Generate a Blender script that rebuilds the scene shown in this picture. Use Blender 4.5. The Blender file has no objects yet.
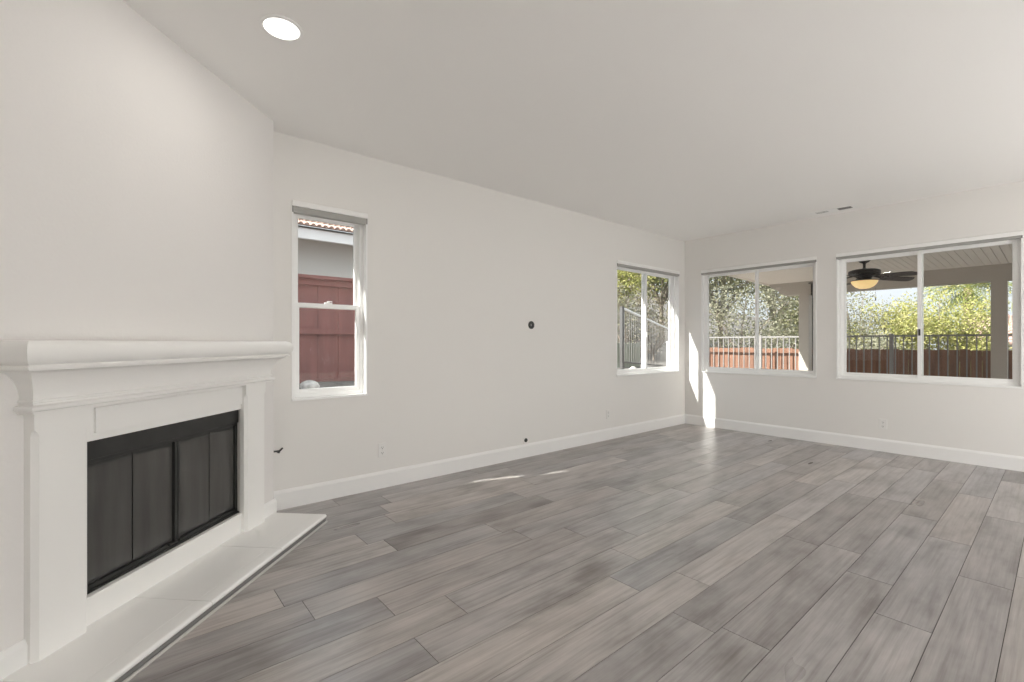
import bpy, bmesh, math, random
from mathutils import Vector, Matrix
random.seed(7)
PI = math.pi
C = bpy.context.scene.collection
scn = bpy.context.scene

# ------------------------------------------------------------------ camera
H = 1.215                       # eye height
XB, YA, ZC = 6.494, 3.67, 2.74  # right wall plane, left wall plane, ceiling
WT = 0.13                       # wall thickness
FW = Vector((0.644, 0.765, 0.0)); RT = Vector((0.765, -0.644, 0.0))
cam = bpy.data.cameras.new('camera'); camo = bpy.data.objects.new('camera', cam); C.objects.link(camo)
cam.sensor_width = 36.0; cam.lens = 464.0 / 1024 * 36.0
cam.shift_y = 1.5 / 1024
cam.clip_start = 0.02; cam.clip_end = 300
yaw = math.atan2(FW.y, FW.x) - PI / 2
camo.location = (0, 0, H); camo.rotation_euler = (PI / 2, 0, yaw)
scn.camera = camo

# ------------------------------------------------------------------ light and colour management
scn.view_settings.view_transform = 'Standard'; scn.view_settings.look = 'None'
scn.view_settings.exposure = 0.0; scn.view_settings.gamma = 1.0
scn.view_settings.use_curve_mapping = False
scn.cycles.max_bounces = 14; scn.cycles.diffuse_bounces = 8; scn.cycles.transparent_max_bounces = 24
scn.cycles.use_denoising = True
scn.cycles.sample_clamp_indirect = 6.0
scn.cycles.caustics_reflective = False; scn.cycles.caustics_refractive = False

SUN_DIR = Vector((1.0, -0.37, -0.88)).normalized()
sun = bpy.data.lights.new('sun', 'SUN'); sun.energy = 13.0; sun.angle = math.radians(0.55); sun.color = (1.0, 0.96, 0.915)
suno = bpy.data.objects.new('sun', sun); C.objects.link(suno)
suno.rotation_euler = SUN_DIR.to_track_quat('-Z', 'Y').to_euler()

world = bpy.data.worlds.new('sky'); scn.world = world; world.use_nodes = True
nt = world.node_tree; bg = nt.nodes['Background']
tc = nt.nodes.new('ShaderNodeTexCoord'); sx = nt.nodes.new('ShaderNodeSeparateXYZ'); cr = nt.nodes.new('ShaderNodeValToRGB')
nt.links.new(tc.outputs['Generated'], sx.inputs[0]); nt.links.new(sx.outputs['Z'], cr.inputs[0]); nt.links.new(cr.outputs[0], bg.inputs[0])
cr.color_ramp.elements[0].position = 0.0; cr.color_ramp.elements[0].color = (0.262, 0.276, 0.295, 1)
cr.color_ramp.elements[1].position = 1.0; cr.color_ramp.elements[1].color = (0.88, 0.94, 1.0, 1)
bg.inputs[1].default_value = 3.2
LAMP_W = 3.0                     # watts of the recessed downlight
FILL_GLOBE = 53.0                     # brightness of the fill lamps added behind the viewpoint

# ------------------------------------------------------------------ materials
def mat(name, col, rough=0.6, metal=0.0, spec=0.5, noise=None, bump=None, emit=None):
    m = bpy.data.materials.new(name); m.use_nodes = True
    n = m.node_tree; b = n.nodes['Principled BSDF']
    b.inputs['Base Color'].default_value = (*col, 1); b.inputs['Roughness'].default_value = rough
    b.inputs['Metallic'].default_value = metal; b.inputs['Specular IOR Level'].default_value = spec
    t = None
    if noise or bump:
        t = n.nodes.new('ShaderNodeTexCoord')
    if noise:
        sc, amt, *st = noise
        mp = n.nodes.new('ShaderNodeMapping'); n.links.new(t.outputs['Object'], mp.inputs[0])
        if st: mp.inputs['Scale'].default_value = st[0]
        nz = n.nodes.new('ShaderNodeTexNoise'); nz.inputs['Scale'].default_value = sc; nz.inputs['Detail'].default_value = 6
        n.links.new(mp.outputs[0], nz.inputs[0])
        r = n.nodes.new('ShaderNodeValToRGB'); n.links.new(nz.outputs[0], r.inputs[0])
        r.color_ramp.elements[0].position = 0.3; r.color_ramp.elements[1].position = 0.7
        r.color_ramp.elements[0].color = (*[c * (1 - amt) for c in col], 1)
        r.color_ramp.elements[1].color = (*[min(1, c * (1 + amt)) for c in col], 1)
        n.links.new(r.outputs[0], b.inputs['Base Color'])
    if bump:
        sc, st, dist = bump
        nz = n.nodes.new('ShaderNodeTexNoise'); nz.inputs['Scale'].default_value = sc; nz.inputs['Detail'].default_value = 3
        n.links.new(t.outputs['Object'], nz.inputs[0])
        bp = n.nodes.new('ShaderNodeBump'); bp.inputs['Strength'].default_value = st; bp.inputs['Distance'].default_value = dist
        n.links.new(nz.outputs[0], bp.inputs['Height']); n.links.new(bp.outputs[0], b.inputs['Normal'])
    if emit:
        b.inputs['Emission Color'].default_value = (*emit[0], 1); b.inputs['Emission Strength'].default_value = emit[1]
    return m

M = {}
M['wall'] = mat('wall_paint', (0.80, 0.785, 0.76), 0.62, bump=(140, 0.10, 0.004))
M['chimney'] = mat('textured_wall_paint', (0.79, 0.772, 0.757), 0.6, bump=(75, 0.28, 0.006))
M['ceiling'] = mat('ceiling_paint', (0.89, 0.88, 0.865), 0.75, bump=(120, 0.08, 0.003))
M['trim'] = mat('trim_paint', (0.87, 0.866, 0.855), 0.34)
M['mantel'] = mat('mantel_paint', (0.88, 0.873, 0.855), 0.42, bump=(60, 0.10, 0.004))
M['tile'] = mat('painted_tile', (0.88, 0.872, 0.858), 0.35, bump=(30, 0.05, 0.003))
M['grout'] = mat('grout', (0.50, 0.49, 0.47), 0.8)
M['dark_grey'] = mat('hearth_face', (0.22, 0.215, 0.21), 0.6)  # grey of blind caps and plug; on the hearth riser it paints shade
M['metalstrip'] = mat('transition_strip', (0.62, 0.61, 0.59), 0.35, 0.3)
M['vinyl'] = mat('white_vinyl', (0.90, 0.90, 0.89), 0.3)
M['plastic'] = mat('white_plastic', (0.80, 0.79, 0.77), 0.32)
M['dark'] = mat('dark_slot', (0.02, 0.02, 0.02), 0.6)
M['black'] = mat('black_metal', (0.026, 0.026, 0.025), 0.42, 0.0, 0.45, noise=(9, 0.25))
M['firebrick'] = mat('firebox_lining', (0.05, 0.048, 0.045), 0.9, noise=(14, 0.35))
M['shade'] = mat('blind_fabric', (0.42, 0.415, 0.395), 0.85, noise=(60, 0.08, (0.2, 1, 6)))
M['rail'] = mat('blind_rail', (0.90, 0.895, 0.88), 0.4)
M['bronze'] = mat('fan_bronze', (0.028, 0.024, 0.022), 0.4, 0.3)
M['blade'] = mat('fan_blade_wood', (0.045, 0.034, 0.030), 0.45, noise=(10, 0.3, (1, 6, 1)))
M['stucco'] = mat('patio_stucco', (0.52, 0.47, 0.415), 0.85, bump=(90, 0.3, 0.006))
M['soffit'] = mat('soffit_paint', (0.84, 0.775, 0.70), 0.7)
M['iron'] = mat('railing_iron', (0.24, 0.23, 0.22), 0.5, 0.0)
M['darkiron'] = mat('dark_railing_iron', (0.09, 0.088, 0.085), 0.5, 0.0)
M['redwood'] = mat('red_stained_fence', (0.215, 0.110, 0.070), 0.8, noise=(3.5, 0.22, (5, 5, 0.5)))
M['redfence'] = mat('red_painted_fence', (0.185, 0.076, 0.066), 0.8, noise=(3.0, 0.14, (4, 4, 0.5)))
M['greywood'] = mat('weathered_fence', (0.24, 0.25, 0.20), 0.85, noise=(6, 0.3, (5, 5, 0.5)))
M['nstucco'] = mat('neighbour_stucco', (0.60, 0.595, 0.56), 0.9, bump=(60, 0.3, 0.01))
M['fascia'] = mat('white_fascia', (0.80, 0.80, 0.79), 0.6)
M['clay'] = mat('clay_tile', (0.36, 0.25, 0.205), 0.85, noise=(2.5, 0.35))
M['soil'] = mat('soil', (0.11, 0.10, 0.09), 0.95, noise=(3, 0.4), bump=(12, 0.6, 0.03))
M['paving'] = mat('paving', (0.42, 0.405, 0.385), 0.9, noise=(3, 0.15))
M['rock'] = mat('garden_rock', (0.36, 0.345, 0.33), 0.9, noise=(14, 0.3), bump=(25, 0.5, 0.01))
M['whiterock'] = mat('pale_rock', (0.42, 0.40, 0.36), 0.9, noise=(14, 0.2), bump=(25, 0.5, 0.01))
M['bark'] = mat('bark', (0.24, 0.20, 0.165), 0.9, noise=(10, 0.3, (3, 3, 0.6)))
M['palm_bark'] = mat('palm_bark', (0.30, 0.23, 0.17), 0.95, noise=(8, 0.35, (1, 1, 4)))
M['bulb'] = mat('amber_glass_bowl', (0.85, 0.66, 0.38), 0.35, emit=((1.0, 0.66, 0.26), 0.62))
M['lens'] = mat('light_lens', (0.95, 0.95, 0.93), 0.4, emit=((1.0, 0.97, 0.92), 4.0))

def glass_mat(name, tint, spec_r):
    m = bpy.data.materials.new(name); m.use_nodes = True; n = m.node_tree; n.nodes.clear()
    out = n.nodes.new('ShaderNodeOutputMaterial'); mx = n.nodes.new('ShaderNodeMixShader')
    tr = n.nodes.new('ShaderNodeBsdfTransparent'); gl = n.nodes.new('ShaderNodeBsdfGlossy'); lw = n.nodes.new('ShaderNodeLayerWeight'); lw.inputs[0].default_value = 0.5; pw = n.nodes.new('ShaderNodeMath'); pw.operation = 'POWER'; pw.inputs[1].default_value = 5.0; fr = n.nodes.new('ShaderNodeMath'); fr.operation = 'MULTIPLY_ADD'; fr.inputs[1].default_value = 0.9; fr.inputs[2].default_value = 0.022
    n.links.new(lw.outputs['Facing'], pw.inputs[0]); n.links.new(pw.outputs[0], fr.inputs[0])
    tr.inputs[0].default_value = (*tint, 1); gl.inputs['Roughness'].default_value = spec_r
    n.links.new(fr.outputs[0], mx.inputs[0]); n.links.new(tr.outputs[0], mx.inputs[1]); n.links.new(gl.outputs[0], mx.inputs[2])
    n.links.new(mx.outputs[0], out.inputs[0]); return m
M['glass'] = glass_mat('window_glass', (0.96, 0.97, 0.96), 0.0)
fg = mat('smoked_fire_glass', (0.038, 0.037, 0.035), 0.03, 0.0, 0.6)
n = fg.node_tree; b = n.nodes['Principled BSDF']
t_ = n.nodes.new('ShaderNodeTexCoord'); mp_ = n.nodes.new('ShaderNodeMapping'); mp_.inputs['Scale'].default_value = (9, 9, 1.1)
nz_ = n.nodes.new('ShaderNodeTexNoise'); nz_.inputs['Scale'].default_value = 2.2; nz_.inputs['Detail'].default_value = 4
r_ = n.nodes.new('ShaderNodeValToRGB'); r_.color_ramp.elements[0].color = (0.045, 0.044, 0.042, 1); r_.color_ramp.elements[1].color = (0.10, 0.097, 0.092, 1)
n.links.new(t_.outputs['Object'], mp_.inputs[0]); n.links.new(mp_.outputs[0], nz_.inputs[0]); n.links.new(nz_.outputs[0], r_.inputs[0]); n.links.new(r_.outputs[0], b.inputs['Base Color'])
M['fireglass'] = fg

def leaf_mat(name, cols, trans=0.35, rough=0.55):
    m = bpy.data.materials.new(name); m.use_nodes = True; n = m.node_tree; n.nodes.clear()
    out = n.nodes.new('ShaderNodeOutputMaterial'); mx = n.nodes.new('ShaderNodeMixShader'); mx.inputs[0].default_value = trans
    p = n.nodes.new('ShaderNodeBsdfPrincipled'); p.inputs['Roughness'].default_value = rough; p.inputs['Specular IOR Level'].default_value = 0.3
    t = n.nodes.new('ShaderNodeBsdfTranslucent'); g = n.nodes.new('ShaderNodeNewGeometry'); r = n.nodes.new('ShaderNodeValToRGB')
    n.links.new(g.outputs['Random Per Island'], r.inputs[0])
    el = r.color_ramp.elements
    while len(el) < len(cols): el.new(0.5)
    for i, c in enumerate(cols): el[i].position = i / (len(cols) - 1); el[i].color = (*c, 1)
    n.links.new(r.outputs[0], p.inputs['Base Color']); n.links.new(r.outputs[0], t.inputs[0])
    n.links.new(p.outputs[0], mx.inputs[1]); n.links.new(t.outputs[0], mx.inputs[2]); n.links.new(mx.outputs[0], out.inputs[0])
    return m
M['leaf_olive'] = leaf_mat('olive_leaf', [(0.094, 0.101, 0.050), (0.187, 0.194, 0.094), (0.302, 0.295, 0.158), (0.259, 0.238, 0.158)])
M['leaf_lime'] = leaf_mat('lime_leaf', [(0.178, 0.203, 0.057), (0.340, 0.348, 0.097), (0.486, 0.462, 0.178), (0.405, 0.373, 0.194)])
M['leaf_grey'] = leaf_mat('grey_leaf', [(0.144, 0.151, 0.101), (0.245, 0.245, 0.166), (0.360, 0.346, 0.245), (0.216, 0.194, 0.144)])
M['leaf_green'] = leaf_mat('green_leaf', [(0.072, 0.101, 0.029), (0.158, 0.202, 0.058), (0.324, 0.331, 0.115), (0.245, 0.230, 0.101)])
M['leaf_dry'] = leaf_mat('dry_leaf', [(0.132, 0.114, 0.072), (0.204, 0.174, 0.120), (0.276, 0.246, 0.174), (0.144, 0.144, 0.072)])
M['palm_leaf'] = leaf_mat('palm_leaf', [(0.125, 0.172, 0.047), (0.265, 0.296, 0.078), (0.437, 0.429, 0.125)])

def floor_mat():
    m = bpy.data.materials.new('floor_planks'); m.use_nodes = True; n = m.node_tree; b = n.nodes['Principled BSDF']
    N = n.nodes.new; L = n.links.new
    t = N('ShaderNodeTexCoord'); g = N('ShaderNodeNewGeometry')
    off = N('ShaderNodeVectorMath'); off.operation = 'MULTIPLY_ADD'
    cmb = N('ShaderNodeCombineXYZ')
    for i in range(3): L(g.outputs['Random Per Island'], cmb.inputs[i])
    off.inputs[1].default_value = (37.0, 91.0, 11.0); L(cmb.outputs[0], off.inputs[0]); L(t.outputs['Object'], off.inputs[2])
    def noise(scale, st, det, rough=0.55, dist=0.0):
        mp = N('ShaderNodeMapping'); mp.inputs['Scale'].default_value = st; L(off.outputs[0], mp.inputs[0])
        z = N('ShaderNodeTexNoise'); z.inputs['Scale'].default_value = scale; z.inputs['Detail'].default_value = det
        z.inputs['Roughness'].default_value = rough; z.inputs['Distortion'].default_value = dist
        L(mp.outputs[0], z.inputs[0]); return z.outputs[0]
    def ramp(src, stops):
        r = N('ShaderNodeValToRGB'); L(src, r.inputs[0]); el = r.color_ramp.elements
        while len(el) < len(stops): el.new(0.5)
        for i, (p, c) in enumerate(stops): el[i].position = p; el[i].color = (*c, 1)
        return r.outputs[0]
    def mix(a, c, f, mode='MULTIPLY'):
        x = N('ShaderNodeMix'); x.data_type = 'RGBA'; x.blend_type = mode
        x.inputs[0].default_value = f if not hasattr(f, 'links') else 0.5
        if hasattr(f, 'links'): L(f, x.inputs[0])
        L(a, x.inputs[6]); L(c, x.inputs[7]); return x.outputs[2]
    plank = ramp(g.outputs['Random Per Island'], [(0.0, (0.261, 0.242, 0.235)), (0.15, (0.367, 0.340, 0.328)), (0.3, (0.322, 0.310, 0.313)), (0.45, (0.428, 0.397, 0.378)),
                                                  (0.6, (0.356, 0.343, 0.348)), (0.75, (0.295, 0.276, 0.271)), (0.88, (0.395, 0.378, 0.377)), (1.0, (0.450, 0.417, 0.398))])
    cloud = ramp(noise(2.0, (1.0, 2.2, 1), 4, 0.6), [(0.25, (0.58, 0.56, 0.54)), (0.50, (1.0, 1.0, 1.0)), (0.78, (1.28, 1.26, 1.24))])
    grain = ramp(noise(3.0, (0.7, 18, 1), 5, 0.55, 0.0), [(0.28, (0.74, 0.72, 0.70)), (0.50, (1.0, 1.0, 1.0)), (0.74, (1.16, 1.15, 1.14))])
    fine = ramp(noise(9.0, (0.6, 22, 1), 3, 0.6), [(0.3, (0.90, 0.89, 0.88)), (0.7, (1.07, 1.07, 1.07))])
    # cathedral figure: contour lines of a stretched noise field
    ct = N('ShaderNodeMath'); ct.operation = 'MULTIPLY'; ct.inputs[1].default_value = 30.0; L(noise(1.3, (0.7, 3.4, 1), 1, 0.4, 0.0), ct.inputs[0])
    sn = N('ShaderNodeMath'); sn.operation = 'SINE'; L(ct.outputs[0], sn.inputs[0])
    ab = N('ShaderNodeMath'); ab.operation = 'MULTIPLY_ADD'; ab.inputs[1].default_value = 0.5; ab.inputs[2].default_value = 0.5; L(sn.outputs[0], ab.inputs[0])
    figure = ramp(ab.outputs[0], [(0.0, (0.88, 0.87, 0.865)), (0.35, (1.0, 1.0, 1.0)), (1.0, (1.05, 1.05, 1.05))])
    kn = noise(1.5, (1.0, 1.8, 1), 2, 0.5, 0.0)
    knot = ramp(kn, [(0.66, (1, 1, 1)), (0.78, (0.60, 0.57, 0.54))])
    col = mix(mix(mix(mix(mix(plank, cloud, 1.0), grain, 0.9), fine, 0.8), knot, 0.8), figure, 0.75)
    L(col, b.inputs['Base Color'])
    rr = N('ShaderNodeMapRange'); L(noise(2.0, (1, 4, 1), 1), rr.inputs[0]); rr.inputs[3].default_value = 0.25; rr.inputs[4].default_value = 0.35
    L(rr.outputs[0], b.inputs['Roughness']); b.inputs['Specular IOR Level'].default_value = 0.55
    bp = N('ShaderNodeBump'); bp.inputs['Strength'].default_value = 0.05; bp.inputs['Distance'].default_value = 0.003
    L(noise(6.0, (0.6, 22, 1), 3, 0.5, 0.0), bp.inputs['Height']); L(bp.outputs[0], b.inputs['Normal'])
    return m
M['floor'] = floor_mat()
M['seam'] = mat('floor_seam', (0.055, 0.048, 0.042), 0.8)

# ------------------------------------------------------------------ mesh helpers
class MB:
    """collects shapes, build() links them as ONE mesh object"""
    def __init__(s): s.bm = bmesh.new()
    def box(s, x0, x1, y0, y1, z0, z1, bev=0.0, seg=2):
        if x1 < x0: x0, x1 = x1, x0
        if y1 < y0: y0, y1 = y1, y0
        if z1 < z0: z0, z1 = z1, z0
        r = bmesh.ops.create_cube(s.bm, size=1.0)['verts']
        for v in r: v.co = Vector((x0 + (v.co.x + .5) * (x1 - x0), y0 + (v.co.y + .5) * (y1 - y0), z0 + (v.co.z + .5) * (z1 - z0)))
        if bev > 0:
            es = list({e for v in r for e in v.link_edges})
            bmesh.ops.bevel(s.bm, geom=es, offset=bev, segments=seg, profile=0.5, affect='EDGES')
        return s
    def prism(s, pts, axis, a, b, cap=True):
        """closed outline pts (2D) swept along axis ('x','y','z') from a to b"""
        def mk(p, q):
            return Vector((q, p[0], p[1])) if axis == 'x' else Vector((p[0], q, p[1])) if axis == 'y' else Vector((p[0], p[1], q))
        va = [s.bm.verts.new(mk(p, a)) for p in pts]; vb = [s.bm.verts.new(mk(p, b)) for p in pts]
        k = len(pts)
        for i in range(k): s.bm.faces.new((va[i], va[(i + 1) % k], vb[(i + 1) % k], vb[i]))
        if cap: s.bm.faces.new(va[::-1]); s.bm.faces.new(vb)
        return s
    def lathe(s, prof, cx=0, cy=0, n=32, axis='z', base=0):
        """profile [(r,h)] spun round an axis through (cx,cy)"""
        rings = []
        for r, h in prof:
            ring = []
            for i in range(n):
                a = 2 * PI * i / n; u, w = r * math.cos(a), r * math.sin(a)
                co = (cx + u, cy + w, base + h) if axis == 'z' else (cx + u, base + h, cy + w) if axis == 'y' else (base + h, cx + u, cy + w)
                ring.append(s.bm.verts.new(co))
            rings.append(ring)
        for a, b in zip(rings, rings[1:]):
            for i in range(n): s.bm.faces.new((a[i], a[(i + 1) % n], b[(i + 1) % n], b[i]))
        for ring in (rings[0], rings[-1]):
            if prof[0 if ring is rings[0] else -1][0] > 1e-4: s.bm.faces.new(ring)
        return s
    def tube(s, p0, p1, r0, r1=None, n=8):
        r1 = r0 if r1 is None else r1
        p0, p1 = Vector(p0), Vector(p1); d = (p1 - p0)
        if d.length < 1e-6: return s
        d.normalize(); u = d.orthogonal().normalized(); w = d.cross(u)
        A = [s.bm.verts.new(p0 + (u * math.cos(2 * PI * i / n) + w * math.sin(2 * PI * i / n)) * r0) for i in range(n)]
        B = [s.bm.verts.new(p1 + (u * math.cos(2 * PI * i / n) + w * math.sin(2 * PI * i / n)) * r1) for i in range(n)]
        for i in range(n): s.bm.faces.new((A[i], A[(i + 1) % n], B[(i + 1) % n], B[i]))
        s.bm.faces.new(A[::-1]); s.bm.faces.new(B)
        return s
    def build(s, name, m, parent=None, smooth=False, bevel=0.0, loc=None):
        bmesh.ops.remove_doubles(s.bm, verts=s.bm.verts, dist=1e-6)
        bmesh.ops.recalc_face_normals(s.bm, faces=s.bm.faces)
        me = bpy.data.meshes.new(name); s.bm.to_mesh(me); s.bm.free()
        o = bpy.data.objects.new(name, me); C.objects.link(o)
        for mm in (m if isinstance(m, (list, tuple)) else [m]): me.materials.append(mm)
        if parent: o.parent = parent
        if loc is not None: o.location = loc
        if bevel > 0:
            bv = o.modifiers.new('bevel', 'BEVEL'); bv.width = bevel; bv.segments = 2; bv.limit_method = 'ANGLE'; bv.angle_limit = math.radians(40)
        if smooth:
            me.polygons.foreach_set('use_smooth', [True] * len(me.polygons))
            me.set_sharp_from_angle(angle=math.radians(38))
        return o

def empty(name, loc=(0, 0, 0), rz=0):
    o = bpy.data.objects.new(name, None); C.objects.link(o); o.location = loc; o.rotation_euler = (0, 0, rz); o.empty_display_size = 0.1; return o
def tag(o, label=None, cat=None, group=None, kind=None):
    if label: o['label'] = label
    if cat: o['category'] = cat
    if group: o['group'] = group
    if kind: o['kind'] = kind
    return o
def struct(o, label=None, cat=None):
    o['kind'] = 'structure'
    return tag(o, label, cat)
def dup(root, loc=None, rz=None):
    r = root.copy(); C.objects.link(r)
    if loc is not None: r.location = loc
    if rz is not None: r.rotation_euler = (0, 0, rz)
    for ch in [o for o in bpy.data.objects if o.parent == root]:
        c = ch.copy(); C.objects.link(c); c.parent = r
        for g in [o for o in bpy.data.objects if o.parent == ch]:
            d = g.copy(); C.objects.link(d); d.parent = c
    return r
def panel_with_holes(mb, u0, u1, z0, z1, holes, put):
    """cut a wall rectangle into cells around rectangular holes; put(u0,u1,z0,z1) adds one cell"""
    us = sorted({u0, u1, *[h[0] for h in holes], *[h[1] for h in holes]}); zs = sorted({z0, z1, *[h[2] for h in holes], *[h[3] for h in holes]})
    for a, b in zip(us, us[1:]):
        run = None
        for c, d in zip(zs, zs[1:]):
            mu, mz = (a + b) / 2, (c + d) / 2
            if any(h[0] < mu < h[1] and h[2] < mz < h[3] for h in holes):
                if run: put(a, b, *run); run = None
            else: run = (run[0], d) if run else (c, d)
        if run: put(a, b, *run)

# ------------------------------------------------------------------ room shell
XL, YB = -0.95, -4.3            # unseen left and back walls
WIN_A = [(0.962, 1.540, 0.785, 2.268), (4.832, 6.321, 0.785, 2.268)]
WIN_B = [(1.937, 3.408, 0.785, 2.268), (0.243, 1.735, 0.785, 2.268)]
Q = math.sqrt(0.5)
def fp(t, o):                    # fireplace wall: t to the left of its corner, o out into the room
    s_, n_ = 3.041 - t, -1.908 + o
    return Vector(((s_ + n_) * Q, (s_ - n_) * Q, 0))
F0 = fp(0, 0)                    # (0.801, 3.499)
TEND = 1.75 / Q * 0.0 + (F0.x - XL) / Q  # where the diagonal meets the unseen left wall

# floor: every plank an island of one mesh over a dark bed
W_, L_ = 0.1953, 1.29
known = {}
def row_of(y): return math.floor((y - 0.157) / W_)
for x, y in [(1.938, 1.45), (2.247, 1.24), (1.959, 0.86), (2.592, 0.45), (2.951, 0.65), (0.65, 2.24), (0.932, 2.04), (1.235, 2.63)]:
    known[row_of(y)] = x
fl = MB(); rnd = random.Random(3)
for r in range(row_of(YB) - 1, row_of(YA) + 1):
    y0, y1 = 0.157 + r * W_, 0.157 + (r + 1) * W_
    y0c, y1c = max(y0 + 0.0014, YB), min(y1 - 0.0014, YA)
    if y1c <= y0c: continue
    x = known.get(r, rnd.random() * L_) % L_ - 3 * L_
    while x < XB:
        a, b = max(x + 0.0014, XL), min(x + L_ - 0.0014, XB); x += L_
        if b - a < 0.01: continue
        fl.box(a, b, y0c, y1c, -0.012, 0.0)
fo = struct(fl.build('floor', M['floor']))
sb = MB().box(XL - .2, XB + WT, YB - .2, YA + WT, -0.15, -0.0025).build('trim_1', M['seam']); struct(sb)

struct(MB().box(XL - .2, XB + WT, YB - .2, YA + WT, ZC, ZC + 0.2).build('ceiling', M['ceiling']))
wb = MB(); panel_with_holes(wb, 0.55, XB, -0.15, ZC, WIN_A, lambda a, b, c, d: wb.box(a, b, YA, YA + WT, c, d)); struct(wb.build('wall_left', M['wall']))
wb = MB(); panel_with_holes(wb, YB, YA + WT, -0.15, ZC, WIN_B, lambda a, b, c, d: wb.box(XB, XB + WT, a, b, c, d)); struct(wb.build('wall_right', M['wall']))
# walls behind the viewpoint; the wide opening is added to let daylight in
ADDED_DOOR = (2.2, 6.2, 0.0, 2.45)
wb = MB(); panel_with_holes(wb, XL - .2, XB, -0.15, ZC, [ADDED_DOOR], lambda a, b, c, d: wb.box(a, b, YB - WT, YB, c, d)); struct(wb.build('wall_back', M['wall']))
wb = MB(); yl = (F0.y - (F0.x - XL))
panel_with_holes(wb, YB, yl + 0.1, -0.15, ZC, [], lambda a, b, c, d: wb.box(XL - WT, XL, a, b, c, d)); struct(wb.build('wall_side', M['wall']))

# diagonal fireplace wall, local x runs to the right along it, local y goes into it
fw = empty('wall_fireplace', F0, PI / 4); struct(fw)
FBX = (-1.286, -0.330, 0.165, 0.81)   # firebox opening
wb = MB()
panel_with_holes(wb, -TEND - 0.05, 0.0, -0.02, ZC, [FBX], lambda a, b, c, d: wb.box(a, b, 0, 0.10, c, d))
wb.build('wall_face', M['chimney'], fw)
wb = MB(); wb.box(F0.x - 0.08, F0.x, F0.y - 0.003, YA, -0.02, ZC)
struct(wb.build('wall_return', M['chimney']))
# chase body behind the wall so that no light leaks in
bl = MB().prism([(F0.x - .02, F0.y + .06), (F0.x - .02, YA + WT), (XL - WT, YA + WT), (XL - WT, yl - .02)], 'z', ZC + .2, ZC + .21).build('leak_cover', M['wall']); struct(bl)
bk = MB().box(XL - WT, 0.56, YA, YA + WT, -.15, ZC).box(XL - WT, XL, yl + .1, YA, -.15, ZC).build('wall_chase', M['wall']); struct(bk)

# baseboards: profile (out, z)
def base_profile(h=0.140, th=0.015):
    return [(0, 0), (th, 0), (th, h - 0.022), (th - 0.002, h - 0.016), (th - 0.008, h - 0.004), (th - 0.010, h), (0, h)]
def baseboard(name, p0, p1, nrm):
    p0, p1, nrm = Vector(p0), Vector(p1), Vector(nrm)
    mb = MB(); pr = base_profile()
    A = [mb.bm.verts.new(p0 + nrm * o + Vector((0, 0, z))) for o, z in pr]; B = [mb.bm.verts.new(p1 + nrm * o + Vector((0, 0, z))) for o, z in pr]
    k = len(pr)
    for i in range(k): mb.bm.faces.new((A[i], A[(i + 1) % k], B[(i + 1) % k], B[i]))
    mb.bm.faces.new(A[::-1]); mb.bm.faces.new(B)
    return struct(mb.build(name, M['trim']))
baseboard('baseboard_left', (F0.x, YA, 0), (XB, YA, 0), (0, -1, 0))
baseboard('baseboard_right', (XB, YB, 0), (XB, YA, 0), (-1, 0, 0))
baseboard('baseboard_corner', fp(0.155, 0), fp(-0.012, 0), (Q, -Q, 0))
baseboard('baseboard_fireplace', fp(TEND, 0), fp(1.516, 0), (Q, -Q, 0))
baseboard('baseboard_return', (F0.x, F0.y - 0.005, 0), (F0.x, YA, 0), (1, 0, 0))

# made-up sliding door behind the viewpoint, added for its daylight
d1 = empty('added_door_1', ((ADDED_DOOR[0] + ADDED_DOOR[1]) / 2, YB - .08, 0)); struct(d1)
mb = MB(); w2 = (ADDED_DOOR[1] - ADDED_DOOR[0]) / 2
for k in range(5):
    x = -w2 + k * w2 / 2; mb.box(max(-w2, x - .035), min(w2, x + .035), -.04, .04, 0, 2.45)
mb.box(-w2, w2, -.04, .04, 2.38, 2.45).box(-w2, w2, -.04, .04, 0, .06); mb.build('door_frame', M['vinyl'], d1)
MB().box(-w2, w2, -.003, .003, .05, 2.39).build('door_glass', M['glass'], d1)

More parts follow.
